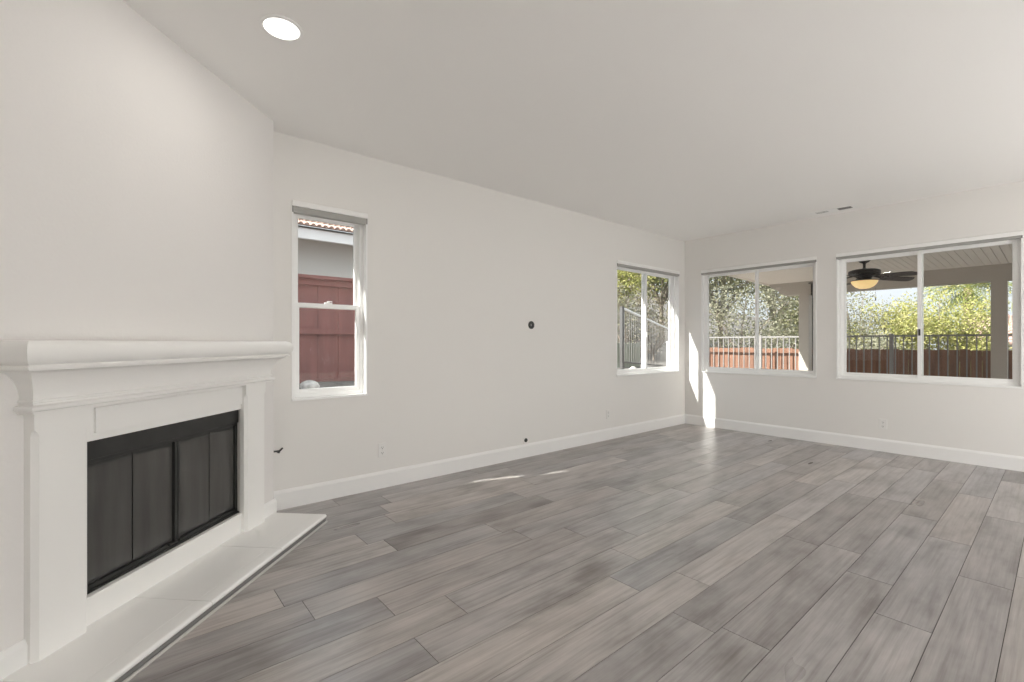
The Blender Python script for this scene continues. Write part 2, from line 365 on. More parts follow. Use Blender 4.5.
# ------------------------------------------------------------------ windows (local: x along wall, y outward, z up)
def ring(mb, x0, x1, z0, z1, w, y0, y1, bev=0.0, wb_=None, wt_=None):
    wb_ = w if wb_ is None else wb_; wt_ = w if wt_ is None else wt_
    mb.box(x0, x0 + w, y0, y1, z0, z1, bev).box(x1 - w, x1, y0, y1, z0, z1, bev)
    mb.box(x0 + w, x1 - w, y0, y1, z0, z0 + wb_, bev).box(x0 + w, x1 - w, y0, y1, z1 - wt_, z1, bev)
def make_window(name, loc, rz, w, h, style):
    r = empty(name, loc, rz); struct(r)
    f = MB(); ring(f, 0, w, 0, h, 0.012, -0.004, 0.075, 0, 0.012, 0.012)
    ring(f, 0.010, w - 0.010, 0.010, h - 0.010, 0.030, 0.052, WT, 0.003, 0.034, 0.060)
    ring(f, 0.038, w - 0.038, 0.042, h - 0.068, 0.010, 0.085, WT, 0)
    f.box(-0.0, w, -0.012, 0.004, -0.004, 0.014, 0.003)
    f.build('window_frame', M['vinyl'], r)
    x0, x1, z0, z1 = 0.038, w - 0.038, 0.042, h - 0.068
    def sash(nm, a, b, c, d, y, st):
        s_ = MB(); ring(s_, a, b, c, d, st, y, y + 0.028, 0.003); so = s_.build(nm, M['vinyl'], r)
        MB().box(a + st - .004, b - st + .004, y + 0.012, y + 0.016, c + st - .004, d - st + .004).build('pane', M['glass'], so)
        return so
    if style == 'hung':
        zm = 1.500 - 0.785
        sash('lower_sash', x0, x1, z0, zm + 0.018, 0.058, 0.032)
        sash('upper_sash', x0, x1, zm - 0.016, z1, 0.094, 0.032)
        lk = MB().box(w / 2 - .03, w / 2 + .03, 0.060, 0.086, zm + .018, zm + .030, .004); lk.lathe([(0.011, 0), (0.011, .012), (0, .014)], w / 2, 0.073, 12, 'z', zm + .028)
        lk.box(w / 2 - .004, w / 2 + .030, .066, .074, zm + .036, zm + .042, .002); lk.build('sash_lock', M['vinyl'], r)
    else:
        xm = w / 2
        a, b = ('inner_sash', 'outer_sash')
        if style == 'slide_l':
            s1 = sash(a, x0, xm + 0.022, z0, z1, 0.058, 0.034); sash(b, xm - 0.020, x1, z0, z1, 0.098, 0.034); lx = xm + .004
        else:
            s1 = sash(a, xm - 0.022, x1, z0, z1, 0.058, 0.034); sash(b, x0, xm + 0.020, z0, z1, 0.098, 0.034); lx = xm - .004
        MB().box(lx - .008, lx + .008, 0.046, 0.060, h * .34, h * .34 + .07, .003).build('sash_lock', M['dark'] if style == 'slide_r' else M['vinyl'], r)
    # raised blind inside the head of the opening
    return r
make_window('window_1', (WIN_A[0][0], YA, 0.785), 0, WIN_A[0][1] - WIN_A[0][0], 1.483, 'hung')
make_window('window_2', (WIN_A[1][0], YA, 0.785), 0, WIN_A[1][1] - WIN_A[1][0], 1.483, 'slide_l')
# on the right wall local x runs toward -y
make_window('window_3', (XB, WIN_B[0][1], 0.785), -PI / 2, WIN_B[0][1] - WIN_B[0][0], 1.483, 'slide_l')
make_window('window_4', (XB, WIN_B[1][1], 0.785), -PI / 2, WIN_B[1][1] - WIN_B[1][0], 1.483, 'slide_r')
def make_blind(loc, rz, w, label, drop):
    r = empty('window_blind', loc, rz); tag(r, label, 'blind', 'raised blinds in the window heads')
    mb = MB(); mb.prism([(-.016, 0), (-.018, .006), (-.018, .036), (-.012, .042), (.044, .042), (.044, 0)], 'x', 0.002, w - 0.002); mb.build('head_rail', M['rail'], r)
    mb = MB().box(0.006, w - 0.006, -0.008, 0.042, -drop, 0.0, 0.004)
    for k in range(3): mb.box(0.007, w - 0.007, -0.010, 0.043, -drop + drop * (k + .3) / 3.4, -drop + drop * (k + .55) / 3.4)
    mb.build('fabric_stack', M['shade'], r)
    for x in (0.003, w - 0.009): MB().box(x, x + 0.006, -0.012, 0.045, -drop, 0.0, .001).build('end_cap', M['dark_grey'], r)
    return r
zb = 2.226
make_blind((WIN_A[0][0], YA, zb), 0, WIN_A[0][1] - WIN_A[0][0], 'raised grey blind with white rail above the narrow window by the fireplace', 0.046)
make_blind((WIN_A[1][0], YA, zb), 0, WIN_A[1][1] - WIN_A[1][0], 'raised blind on the window left of the room corner', 0.030)
make_blind((XB, WIN_B[0][1], zb), -PI / 2, WIN_B[0][1] - WIN_B[0][0], 'raised blind on the window just right of the room corner', 0.026)
make_blind((XB, WIN_B[1][1], zb), -PI / 2, WIN_B[1][1] - WIN_B[1][0], 'raised blind on the far right window where the patio fan shows', 0.026)

# ------------------------------------------------------------------ fireplace (local x = -t, local y = -o)
fpz = empty('fireplace', F0, PI / 4)
tag(fpz, 'white painted corner fireplace with moulded mantel, black glass doors and tiled hearth', 'fireplace')
HZ = 0.050
def sweep_mantel(mb, prof, t0, t1):
    """profile [(o,z)] wrapped round the front and both mitred ends of the mantel; t0/t1 where o=0 would start"""
    rows = []
    for o, z in prof:
        a, b = t0 - o, t1 + o
        rows.append([Vector((-b, 0.0, z)), Vector((-b, -o, z)), Vector((-a, -o, z)), Vector((-a, 0.0, z))])
    vs = [[mb.bm.verts.new(p) for p in row] for row in rows]
    for r0, r1 in zip(vs, vs[1:]):
        for i in range(3):
            try: mb.bm.faces.new((r0[i], r0[i + 1], r1[i + 1], r1[i]))
            except ValueError: pass
    for row in (vs[0], vs[-1]): mb.bm.faces.new(row)
def arc(cx, cz, r, a0, a1, k):
    return [(cx + r * math.cos(math.radians(a0 + (a1 - a0) * i / k)), cz + r * math.sin(math.radians(a0 + (a1 - a0) * i / k))) for i in range(k + 1)]
def arce(cx, cz, rx, rz, a0, a1, k):
    return [(cx + rx * math.cos(math.radians(a0 + (a1 - a0) * i / k)), cz + rz * math.sin(math.radians(a0 + (a1 - a0) * i / k))) for i in range(k + 1)]
prof = [(0.040, 0.966)]
prof += [(0.064, 0.966), (0.064, 0.974)] + arce(0.064, 0.985, 0.012, 0.011, -80, 80, 6) + [(0.058, 0.997), (0.056, 1.004), (0.062, 1.006), (0.062, 1.014), (0.056, 1.016)]
prof += arce(0.142, 1.016, 0.086, 0.112, 180, 100, 12)           # cove
prof += [(0.128, 1.132), (0.140, 1.133), (0.140, 1.140), (0.132, 1.146)]
prof += arce(0.128, 1.188, 0.028, 0.040, -75, 75, 12) + [(0.134, 1.229), (0.120, 1.232)]
mb = MB(); sweep_mantel(mb, [(o, z - 0.009) for o, z in prof], 0.178, 1.475); mb.build('mantel_shelf', M['mantel'], fpz, smooth=True)
def pilaster(t0, t1):
    mb = MB(); o = 0.042; ch = 0.016; zt, z1 = 0.885, 0.970
    def sec(c):  # plan outline
        return [(-t0, 0), (-t1, 0), (-t1, -(o - c)), (-t1 + c, -o), (-t0 - c, -o), (-t0, -(o - c))]
    levels = [(HZ - .004, ch), (zt - 0.012, ch), (zt, ch * .75), (zt + 0.012, 0.001), (z1, 0.001)]
    rows = [[mb.bm.verts.new((x, y, z)) for x, y in sec(c)] for z, c in levels]
    for a, b in zip(rows, rows[1:]):
        for i in range(6): mb.bm.faces.new((a[i], a[(i + 1) % 6], b[(i + 1) % 6], b[i]))
    mb.bm.faces.new(rows[0]); mb.bm.faces.new(rows[-1])
    return mb.build('pilaster', M['mantel'], fpz)
pilaster(0.152, 0.346); pilaster(1.312, 1.516)
mb = MB(); mb.box(-1.31, -0.34, -0.004, 0.0, 0.806, 0.968); mb.box(-1.262, -0.345, -0.015, -0.003, 0.838, 0.944, 0.001); mb.build('frieze_panel', M['mantel'], fpz)
mb = MB(); mb.box(-1.31, -0.34, -0.008, 0.02, HZ - .002, 0.166, .002); mb.box(-1.31, -0.34, -0.012, 0.004, 0.157, 0.168, .003); mb.build('lower_ledge', M['mantel'], fpz)
# hearth: tiles with a bullnose front over a recessed face, its grey painting the shade below
T0, T1, OD = 0.012, 1.600, 0.386
he = MB().box(-T1 + .004, -T0 - .004, -OD + 0.012, 0.0, 0.0, HZ - 0.003).build('hearth', M['grout'], fpz); he['label'] = 'low hearth of white painted tiles'
cuts = [T0, 0.535, 1.075, T1]
for a, b in zip(cuts, cuts[1:]):
    a2, b2 = a + (0.0012 if a != T0 else 0), b - (0.0012 if b != T1 else 0)
    MB().box(-b2, -a2, -OD + 0.076, 0, 0.004, HZ, 0.0012).build('hearth_tile', M['tile'], he)
    mb = MB(); pr = [(-OD + 0.0748, 0.022), (-OD + 0.0748, HZ)] + [(-OD + 0.013 + 0.013 * math.cos(math.radians(q)), HZ - 0.013 + 0.013 * math.sin(math.radians(q))) for q in range(90, 271, 20)] + [(-OD + .02, 0.023)]
    mb.prism(pr, 'x', -b2, -a2); mb.build('hearth_edging', M['tile'], he, smooth=True)
MB().box(-T1 + .004, -T0 - .004, -OD + 0.006, -OD + 0.0125, 0, 0.024).build('hearth_riser', M['dark_grey'], he)
mb = MB(); mb.prism([(-OD - .010, 0), (-OD - .010, .004), (-OD - .004, .008), (-OD + .002, .008), (-OD + .002, 0)], 'x', -T1, -T0 - .002); mb.build('floor_strip', M['metalstrip'], he)
# firebox insert
fb = MB(); fx0, fx1, fz0, fz1 = FBX
fb.box(fx0, fx1, 0.55, 0.56, fz0, fz1).box(fx0 - .004, fx0, 0.03, 0.56, fz0, fz1).box(fx1, fx1 + .004, 0.034, 0.56, fz0, fz1).box(fx0, fx1, 0.034, 0.56, fz0 - .01, fz0).box(fx0, fx1, 0.034, 0.56, fz1, fz1 + .01)
fb.build('firebox', M['firebrick'], fpz)
fr = MB()
fr.box(fx0, fx1, 0.020, 0.052, 0.722, fz1, .002)                     # hood
fr.box(fx0, fx1, 0.028, 0.050, 0.706, 0.722)                         # track under the hood
fr.box(fx0, fx0 + .022, 0.028, 0.052, fz0, 0.71).box(fx1 - .022, fx1, 0.028, 0.052, fz0, 0.71)
fr.box(fx0, fx1, 0.026, 0.052, fz0, fz0 + .030, .002).box(fx0, fx1, 0.018, 0.03, fz0, fz0 + .010)
fr.build('firebox_frame', M['black'], fpz)
xs = [fx0 + .024, -1.043, -0.800, -0.558, fx1 - .024]
for k in range(4):
    a, b = xs[k] + .002, xs[k + 1] - .002
    d = MB(); ring(d, a, b, 0.197, 0.704, 0.002, 0.0345, 0.040, 0, .012, .018)
    if k in (1, 2):
        e = b if k == 1 else a
        d.box(e - .014 if k == 1 else e, e if k == 1 else e + .014, 0.018, 0.046, 0.197, 0.706, .002)
    do = d.build('glass_door', M['black'], fpz)
    MB().box(a + .002, b - .002, 0.035, 0.039, 0.208, 0.687).build('door_pane', M['fireglass'], do)
    if k in (1, 2):
        e = (b - .03) if k == 1 else (a + .03)
        MB().box(e - .022, e + .022, 0.012, 0.032, 0.184, 0.196, .003).build('door_pull', M['black'], do)

# gas key valve beside the fireplace
gv = empty('gas_valve', (F0.x, 3.60, 0.443)); tag(gv, 'small black gas valve stub beside the fireplace edge, low on the wall', 'valve')
MB().lathe([(0.018, 0), (0.018, .003), (0.014, .005)], 0, 0, 20, 'x', 0.0).build('escutcheon', M['black'], gv, smooth=True)
MB().tube((0.003, 0, 0), (0.060, 0, -0.002), 0.0065, n=10).build('stem', M['black'], gv, smooth=True)
mb = MB(); mb.tube((0.052, 0, -0.010), (0.082, -0.004, 0.018), 0.0075, .006, n=10); mb.tube((0.048, 0, -.004), (0.062, 0, -.012), 0.009, .008, n=10); mb.build('key', M['black'], gv, smooth=True)

# ------------------------------------------------------------------ outlets and wall plates (local x along wall, -y out of it)
def make_outlet(loc, rz, label):
    r = empty('outlet', loc, rz); tag(r, label, 'outlet', 'wall outlets')
    mb = MB().box(-.036, .036, -.006, .001, -.058, .058, .003); mb.build('cover_plate', M['plastic'], r)
    for z in (-.022, .022):
        s_ = MB(); s_.prism([(x * 1.0, zz + z) for x, zz in [(-.017, -.010), (-.012, -.0145), (.012, -.0145), (.017, -.010), (.017, .010), (.012, .0145), (-.012, .0145), (-.017, .010)]], 'y', -.008, -.004)
        so = s_.build('receptacle', M['plastic'], r)
        sl = MB().box(-.008, -.0055, -.0086, -.0075, z - .004, z + .007).box(.0055, .008, -.0086, -.0075, z - .004, z + .006)
        sl.lathe([(0.003, 0), (0.003, .001)], 0, z - .009, 10, 'y', -.0086); sl.build('slot', M['dark'], so)
    MB().lathe([(0.003, 0), (0.0032, .0015)], 0, 0, 12, 'y', -.0075).build('screw', M['metalstrip'], r)
    return r
make_outlet((1.668, YA, 0.316), 0, 'white outlet low on the wall below the narrow window by the fireplace')
make_outlet((4.661, YA, 0.318), 0, 'white outlet low on the left wall, nearest the room corner')
make_outlet((XB, 1.293, 0.305), -PI / 2, 'white outlet on the right wall under the far right window')
cj = empty('cable_jack', (3.275, YA, 0.181)); tag(cj, 'small cable jack with black centre just above the left baseboard', 'jack')
MB().box(-.030, .030, -.005, .001, -.035, .035, .003).build('cover_plate', M['plastic'], cj)
MB().lathe([(0.021, 0), (0.021, .006), (0.012, .008)], 0, 0, 20, 'y', -.012).build('socket', M['dark'], cj, smooth=True)
cg = empty('cable_grommet', (3.357, YA, 1.402)); tag(cg, 'black round cable hole in the middle of the bare left wall', 'cable hole')
MB().lathe([(0.042, 0.0), (0.042, -.006), (0.036, -.009), (0.016, -.009), (0.013, -.004), (0.013, 0.0)], 0, 0, 28, 'y', 0).build('rim', M['dark'], cg, smooth=True)
MB().lathe([(0.013, -.002), (0.0, -.0025)], 0, 0, 16, 'y', 0).build('hole_plug', M['dark_grey'], cg)

# ------------------------------------------------------------------ ceiling fittings
def make_light(loc, label, group):
    r = empty('recessed_light', loc); tag(r, label, 'ceiling light', group)
    MB().lathe([(0.098, 0), (0.097, -.004), (0.088, -.007), (0.080, -.005), (0.078, 0)], 0, 0, 40).build('trim_ring', M['trim'], r, smooth=True)
    MB().lathe([(0.079, -.003), (0.05, -.0045), (0.0, -.005)], 0, 0, 40).build('lens', M['lens'], r, smooth=True)
    a = bpy.data.lights.new('downlight', 'AREA'); a.shape = 'DISK'; a.size = 0.15; a.energy = LAMP_W; a.color = (1.0, 0.95, 0.88)
    ao = bpy.data.objects.new('downlight', a); C.objects.link(ao); ao.parent = r; ao.location = (0, 0, -0.012)
    return r
make_light((0.596, 2.443, ZC), 'lit round recessed ceiling light', 'recessed ceiling lights')
M['globe'] = mat('fill_globe', (0.9, 0.9, 0.88), 0.3, emit=((1.0, 0.993, 0.965), FILL_GLOBE * 1.12))  # glow of the added fill lamps
M['dim_globe'] = mat('dim_fill_globe', (0.9, 0.9, 0.88), 0.3, emit=((1.0, 0.993, 0.965), FILL_GLOBE * 0.74))
for x, y, hp, lb in [(4.2, -2.6, .86, 'added globe fill lamp on a tall pole behind the viewpoint'), (4.7, -2.15, .52, 'added globe fill lamp on a short pole behind the viewpoint'), (2.0, -1.4, .12, 'added globe fill lamp standing low on the floor behind the viewpoint')]:     # invented fill lamps, added out of view to brighten the room
    pl = empty('fill_lamp', (x, y, 0)); tag(pl, lb, 'fill lamp', 'added fill lamps behind the viewpoint')
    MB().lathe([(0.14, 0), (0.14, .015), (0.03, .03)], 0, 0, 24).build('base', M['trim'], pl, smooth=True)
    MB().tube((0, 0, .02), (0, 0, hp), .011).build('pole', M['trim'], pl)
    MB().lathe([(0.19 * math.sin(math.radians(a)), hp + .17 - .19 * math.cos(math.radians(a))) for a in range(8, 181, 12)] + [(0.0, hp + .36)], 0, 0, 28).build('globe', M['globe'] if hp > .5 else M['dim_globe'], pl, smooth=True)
vr = empty('ceiling_vent', (6.268, 1.703, ZC)); tag(vr, 'white ceiling air vent near the top of the right wall', 'vent')
mb = MB(); VW, VL = 0.085, 0.215
mb.box(-VW, VW, -VL, VL, -.002, 0)
mb.box(-VW, -VW + .030, -VL, VL, -.0055, 0, .002).box(VW - .030, VW, -VL, VL, -.0055, 0, .002).box(-VW + .03, VW - .03, -VL, -VL + .04, -.0055, 0, .002).box(-VW + .03, VW - .03, VL - .04, VL, -.0055, 0, .002).box(-VW + .03, VW - .03, -.045, .05, -.0055, 0, .002)
mb.build('vent_frame', M['trim'], vr)
MB().box(-VW + .030, VW - .030, -VL + .039, -.044, -.0032, -.002).build('duct_opening', M['dark'], vr)
MB().box(-VW + .030, VW - .030, .049, VL - .039, -.0032, -.002).build('duct_opening', M['dark'], vr)
for y0, y1, tilt in ((-VL + .04, -.045, 1), (.05, VL - .04, -1)):
    mb = MB()
    for k in range(3):
        x = -VW + .048 + k * (2 * VW - .096) / 2
        if tilt > 0: mb.box(x - .0008, x + .0008, y0, y1, -.0045, -.002)
        else: mb.prism([(x - .009, -.0036), (x - .008, -.003), (x + .008, -.0050), (x + .007, -.0056)], 'y', y0, y1)
    mb.build('louvre', M['trim'], vr)

# ------------------------------------------------------------------ outdoors: ground, patio, fences
def sm(a, b, x):
    t = max(0.0, min(1.0, (x - a) / (b - a))); return t * t * (3 - 2 * t)
def gz(x, y):
    z = -0.15 + 0.78 * sm(4.7, 6.3, y) * (1 - 0.0 * x)
    z += max(0, y - 7.5) * 0.30 * sm(7, 11, x)
    z -= 0.35 * sm(11.6, 14.0, x) * (1 - sm(5, 8, y))
    return z
mb = MB(); gx = [-14 + i * 1.0 for i in range(55)]; gy = [-14 + i * 0.5 for i in range(110)]
g_ = [[mb.bm.verts.new((x, y, gz(x, y) + (0.05 * math.sin(x * 2.1) * math.sin(y * 1.7) if y > 5.5 else 0))) for y in gy] for x in gx]
for i in range(len(gx) - 1):
    for j in range(len(gy) - 1): mb.bm.faces.new((g_[i][j], g_[i + 1][j], g_[i + 1][j + 1], g_[i][j + 1]))
go = mb.build('ground', [M['soil'], M['paving']], smooth=True); struct(go)
for p in go.data.polygons:
    if p.center.y < 4.4 and p.center.x < 11.0: p.material_index = 1
struct(MB().box(XL - .4, XB + 0.6, YA + WT, YA + 0.55, 2.86, 3.0).build('roof', M['fascia']))

PX, PZ = 10.3, 2.40
def pz(x): return PZ + (PX - x) * 0.025
pc = empty('patio_cover', (PX, 0.6, -0.15)); tag(pc, 'beige patio cover with boarded soffit, beam and stucco posts outside the right wall', 'patio cover')
def inpc(o): o.location = (-PX, -0.6, 0.15); return o
YE, YS = 3.9, -4.6
mb = MB(); x = 0; y = YS; BW = 0.084
while y < YE - .01:
    y1 = min(y + BW, YE)
    mb.prism([(y + .003, 0), (y + .003, .02), (y1 - .003, .02), (y1 - .003, 0)], 'x', XB + WT + .004, PX + 0.25)
    y = y1
for v in mb.bm.verts: v.co.z += pz(v.co.x)
inpc(mb.build('soffit_boards', M['soffit'], pc))
mb = MB().box(XB + WT + .004, PX + 0.55, YS, YE, .012, .16)
for v in mb.bm.verts: v.co.z += pz(v.co.x)
inpc(mb.build('roof_deck', M['stucco'], pc))
mb = MB().box(PX - .10, PX + .10, YS, YE - 0.30, 2.155, PZ + .01); mb.prism([(YE - .30, 2.155), (YE - .30, PZ + .01), (YE, PZ + .01), (YE, PZ - .03), (YE - .05, PZ - .07), (YE - .16, 2.27), (YE - .22, 2.19)], 'x', PX - .10, PX + .10)
mb.box(PX - .115, PX - .09, YS, YE - .02, PZ - .045, PZ + .005)
inpc(mb.build('beam', M['stucco'], pc))
mb = MB().box(XB + WT + .004, PX + .57, YE - .01, YE + .03, -.02, .17)
for v in mb.bm.verts: v.co.z += pz(v.co.x)
inpc(mb.build('fascia_board', M['soffit'], pc))
for y in (3.27, 0.63, -2.0):
    inpc(MB().box(PX - .0875, PX + .0875, y - .0875, y + .0875, -0.15, 2.16, .004).build('post', M['stucco'], pc))
dsp = tag(MB().tube((PX - .16, 3.08, -0.12), (PX - .16, 3.08, 2.14), .024, n=12).box(PX - .20, PX - .12, 3.045, 3.115, 2.12, PZ - .06, .006).build('downspout', M['bronze'], smooth=True), 'thin dark downspout beside the patio post in the window near the corner', 'downspout')

# ceiling fan on the patio
FX, FY = 8.30, 1.87
fz = pz(FX)
fan = empty('ceiling_fan', (FX, FY, fz)); tag(fan, 'dark bronze patio ceiling fan with amber light bowl', 'ceiling fan')
MB().lathe([(0.075, 0.0), (0.088, -.012), (0.085, -.030), (0.055, -.065), (0.026, -.078), (0.022, -.085)], 0, 0, 28).build('canopy', M['bronze'], fan, smooth=True)
MB().lathe([(0.017, -.07), (0.017, -.15), (0.030, -.155), (0.034, -.165)], 0, 0, 20).build('downrod', M['bronze'], fan, smooth=True)
MB().lathe([(0.03, -.160), (0.085, -.166), (0.150, -.174), (0.186, -.188), (0.195, -.208), (0.190, -.222), (0.195, -.236), (0.180, -.254), (0.11, -.270), (0.085, -.300), (0.075, -.325)], 0, 0, 40).build('motor_housing', M['bronze'], fan, smooth=True)
MB().lathe([(0.158, -.332), (0.162, -.340), (0.158, -.356), (0.138, -.392), (0.105, -.425), (0.06, -.445), (0.0, -.450)], 0, 0, 36).build('light_bowl', M['bulb'], fan, smooth=True)
MB().lathe([(0.07, -.318), (0.150, -.324), (0.166, -.330), (0.166, -.338), (0.158, -.340)], 0, 0, 36).build('bowl_collar', M['bronze'], fan, smooth=True)
mb = MB()
for k in range(12): mb.lathe([(0.0, .004), (0.004, 0), (0.0, -.004)], 0.06, -.12, 6, 'z', -.44 - k * .012)
mb.lathe([(0.0, .02), (0.007, .012), (0.007, -.02), (0, -.026)], 0.06, -.12, 8, 'z', -.605); mb.build('pull_chain', M['bronze'], fan)
for k in range(5):
    a = math.radians(-41 + 72 * k); ca, sa = math.cos(a), math.sin(a)
    mb = MB()
    out = [(0.25, -.055), (0.31, -.066), (0.58, -.076), (0.67, -.068), (0.69, -.03), (0.69, .03), (0.67, .068), (0.58, .076), (0.31, .066), (0.25, .055)]
    for zt in (0,):
        va = []; vb = []
        for r_, w_ in out:
            zz = -.300 - w_ * .24 - (r_ - .3) * .05
            p = Vector((r_ * ca - w_ * sa, r_ * sa + w_ * ca, zz)); va.append(mb.bm.verts.new(p)); vb.append(mb.bm.verts.new(p + Vector((0, 0, .008))))
        kk = len(out)
        for i in range(kk): mb.bm.faces.new((va[i], va[(i + 1) % kk], vb[(i + 1) % kk], vb[i]))
        mb.bm.faces.new(va[::-1]); mb.bm.faces.new(vb)
    bl_ = mb.build('blade', M['blade'], fan)
    mb = MB()
    for w_ in (-.028, .028): mb.tube((0.14 * ca - w_ * .5 * sa, 0.14 * sa + w_ * .5 * ca, -.262), (0.32 * ca - w_ * sa, 0.32 * sa + w_ * ca, -.300 - w_ * .24), .009, n=8)
    mb.tube((0.30 * ca + .04 * sa, .30 * sa - .04 * ca, -.292), (0.30 * ca - .04 * sa, .30 * sa + .04 * ca, -.312), .008, n=8)
    mb.build('blade_arm', M['bronze'], bl_)

# patio railing
RX, RZ = 10.9, 1.352
rl = empty('metal_railing', (RX, 1.5, -0.15)); tag(rl, 'thin metal railing along the patio in front of the red board fence', 'railing')
def inrl(o): o.location = (-RX, -1.5, .15); return o
y0r, y1r = -2.2, 6.4
inrl(MB().box(RX - .018, RX + .018, y0r, y1r, RZ - .032, RZ).build('top_rail', M['iron'], rl))
inrl(MB().box(RX - .016, RX + .016, y0r, y1r, -.02, .01).build('bottom_rail', M['iron'], rl))
ps = [2.045 + k * 2.3 for k in (-1, 0, 1, 1.9)]
for y in ps: inrl(MB().box(RX - .028, RX + .028, y - .028, y + .028, gz(RX, y), RZ + .02, .003).build('post', M['iron'], rl))
k = 0; y = y0r + .06
while y < y1r - .03:
    if all(abs(y - p) > .05 for p in ps): inrl(MB().box(RX - .0085, RX + .0085, y - .0085, y + .0085, -.01, RZ - .02).build('baluster', M['iron'], rl))
    y += .118
# red board fence behind the railing
fe = empty('board_fence', (11.35, 1.5, -.3)); tag(fe, 'low red stained board fence behind the patio railing', 'fence')
mb = MB(); y = -4.0; rr = random.Random(5)
while y < 6.4:
    top = 1.085 + rr.uniform(-.012, .012); d = rr.uniform(-.006, .006)
    mb.box(11.34 + d, 11.362 + d, y + .002, y + .136, -.45, top); y += .14
o = mb.build('fence_boards', M['redwood'], fe); o.location = (-11.35, -1.5, .3)
o = MB().box(11.37, 11.41, -4, 6.4, .9, .98).box(11.37, 11.41, -4, 6.4, .1, .18).build('fence_rail', M['redwood'], fe); o.location = (-11.35, -1.5, .3)
# side fence seen through the narrow window
sf = empty('side_fence', (2, 6.8, .6)); tag(sf, 'tall red painted wooden fence outside the narrow window', 'fence')
mb = MB(); x = -3.0
while x < 5.4:
    mb.box(x + .002, x + .283, 6.80 + rr.uniform(-.002, .002), 6.82, .45, 2.13); x += .285
o = mb.build('fence_boards', M['redfence'], sf); o.location = (-2, -6.8, -.6)
o = MB().box(-3, 5.4, 6.755, 6.80, 1.335, 1.415).box(-3, 5.4, 6.755, 6.80, .62, .70).build('fence_rail', M['redfence'], sf); o.location = (-2, -6.8, -.6)
o = MB().box(-3, 5.4, 6.745, 6.84, 2.11, 2.16, .004).box(-3, 5.4, 6.775, 6.80, 2.02, 2.115).build('fence_cap', M['redfence'], sf); o.location = (-2, -6.8, -.6)
# sloping hillside railing and weathered fence panel seen through the window left of the corner
def atp(px, py, d):
    u = (px - 512) / 464; v = (342.5 - py) / 464
    p = FW * d + RT * (u * d); return Vector((p.x, p.y, H + v * d))
hr = empty('hillside_railing', atp(620, 345, 8.6)); tag(hr, 'dark railing sloping down the hillside outside the window left of the corner', 'railing')
o0 = hr.location.copy()
A0, A1 = atp(622, 308, 8.6), atp(668, 329, 12.5); gA, gB = gz(A0.x, A0.y) - .1, gz(A1.x, A1.y) - .1
MB().tube(A0 - o0, A1 - o0, .024, n=8).build('top_rail', M['fascia'], hr)
B0 = Vector((A0.x, A0.y, A0.z - 1.0)); B1 = Vector((A1.x, A1.y, A1.z - 1.0))
MB().tube(B0 - o0, B1 - o0, .016, n=8).build('bottom_rail', M['darkiron'], hr)
for f in (0.0, 1.0):
    p = A0.lerp(A1, f); MB().box(p.x - o0.x - .03, p.x - o0.x + .03, p.y - o0.y - .03, p.y - o0.y + .03, min(gz(p.x, p.y), p.z - .9) - .2 - o0.z, p.z + .03 - o0.z).build('post', M['darkiron'], hr)
for k in range(1, 26):
    f = k / 26; p = A0.lerp(A1, f); q_ = B0.lerp(B1, f); MB().tube(p - o0, q_ - o0, .005, n=5).build('baluster', M['iron'], hr)
gp0, gp1 = atp(611, 352, 10.5), atp(640, 352, 11.6)
wf = empty('weathered_fence', (gp0.x, gp0.y, 0.6)); tag(wf, 'short grey green weathered board fence low in the window left of the corner', 'fence')
mb = MB(); dv = (gp1 - gp0); dv.z = 0; nb = 14; perp = Vector((-dv.y, dv.x, 0)).normalized() * .02
for k in range(nb):
    a = gp0 + dv * (k / nb); b = gp0 + dv * ((k + .93) / nb); zt = 1.20 + rr.uniform(-.03, .03)
    P = [a, b, b + perp, a + perp]; lo = [mb.bm.verts.new((p.x - gp0.x, p.y - gp0.y, -.3)) for p in P]; hi = [mb.bm.verts.new((p.x - gp0.x, p.y - gp0.y, zt - .6)) for p in P]
    for i in range(4): mb.bm.faces.new((lo[i], lo[(i + 1) % 4], hi[(i + 1) % 4], hi[i]))
    mb.bm.faces.new(hi)
mb.build('fence_boards', M['greywood'], wf)

# ------------------------------------------------------------------ neighbouring houses
def tile_roof(mb, x0, x1, y0, z0, y1, z1, step=0.25):
    """barrel tiles: half round ridges running up the slope, scalloped at the eave"""
    n_ = int((x1 - x0) / step); S = Vector((0, y1 - y0, z1 - z0)); nn = S.cross(Vector((-1, 0, 0))).normalized()
    if nn.z < 0: nn = -nn
    courses = max(2, int(S.length / 0.40))
    for i in range(n_):
        cx = x0 + (i + .5) * step
        for j in range(courses):
            a = Vector((cx, y0, z0)) + S * (j / courses); b = Vector((cx, y0, z0)) + S * ((j + 1.12) / courses)
            ra, rb = step * .40, step * .32
            va, vb = [], []
            for k in range(7):
                th = PI * k / 6
                va.append(mb.bm.verts.new(a + Vector((math.cos(th) * ra, 0, 0)) + nn * (math.sin(th) * ra + .025)))
                vb.append(mb.bm.verts.new(b + Vector((math.cos(th) * rb, 0, 0)) + nn * (math.sin(th) * rb)))
            for k in range(6): mb.bm.faces.new((va[k], va[k + 1], vb[k + 1], vb[k]))
            mb.bm.faces.new(va)
    P = [(x0, y0, z0), (x1, y0, z0), (x1, y1, z1), (x0, y1, z1)]
    mb.bm.faces.new([mb.bm.verts.new(p) for p in P])
nh = empty('neighbour_house', (1.5, 10, .6)); tag(nh, 'grey stucco house with clay tile roof beyond the side fence', 'house')
def inn(o): o.location = (-1.5, -10, -.6); return o
inn(MB().box(-5, 6.2, 10.0, 14.0, .3, 3.6).build('wall', M['nstucco'], nh))
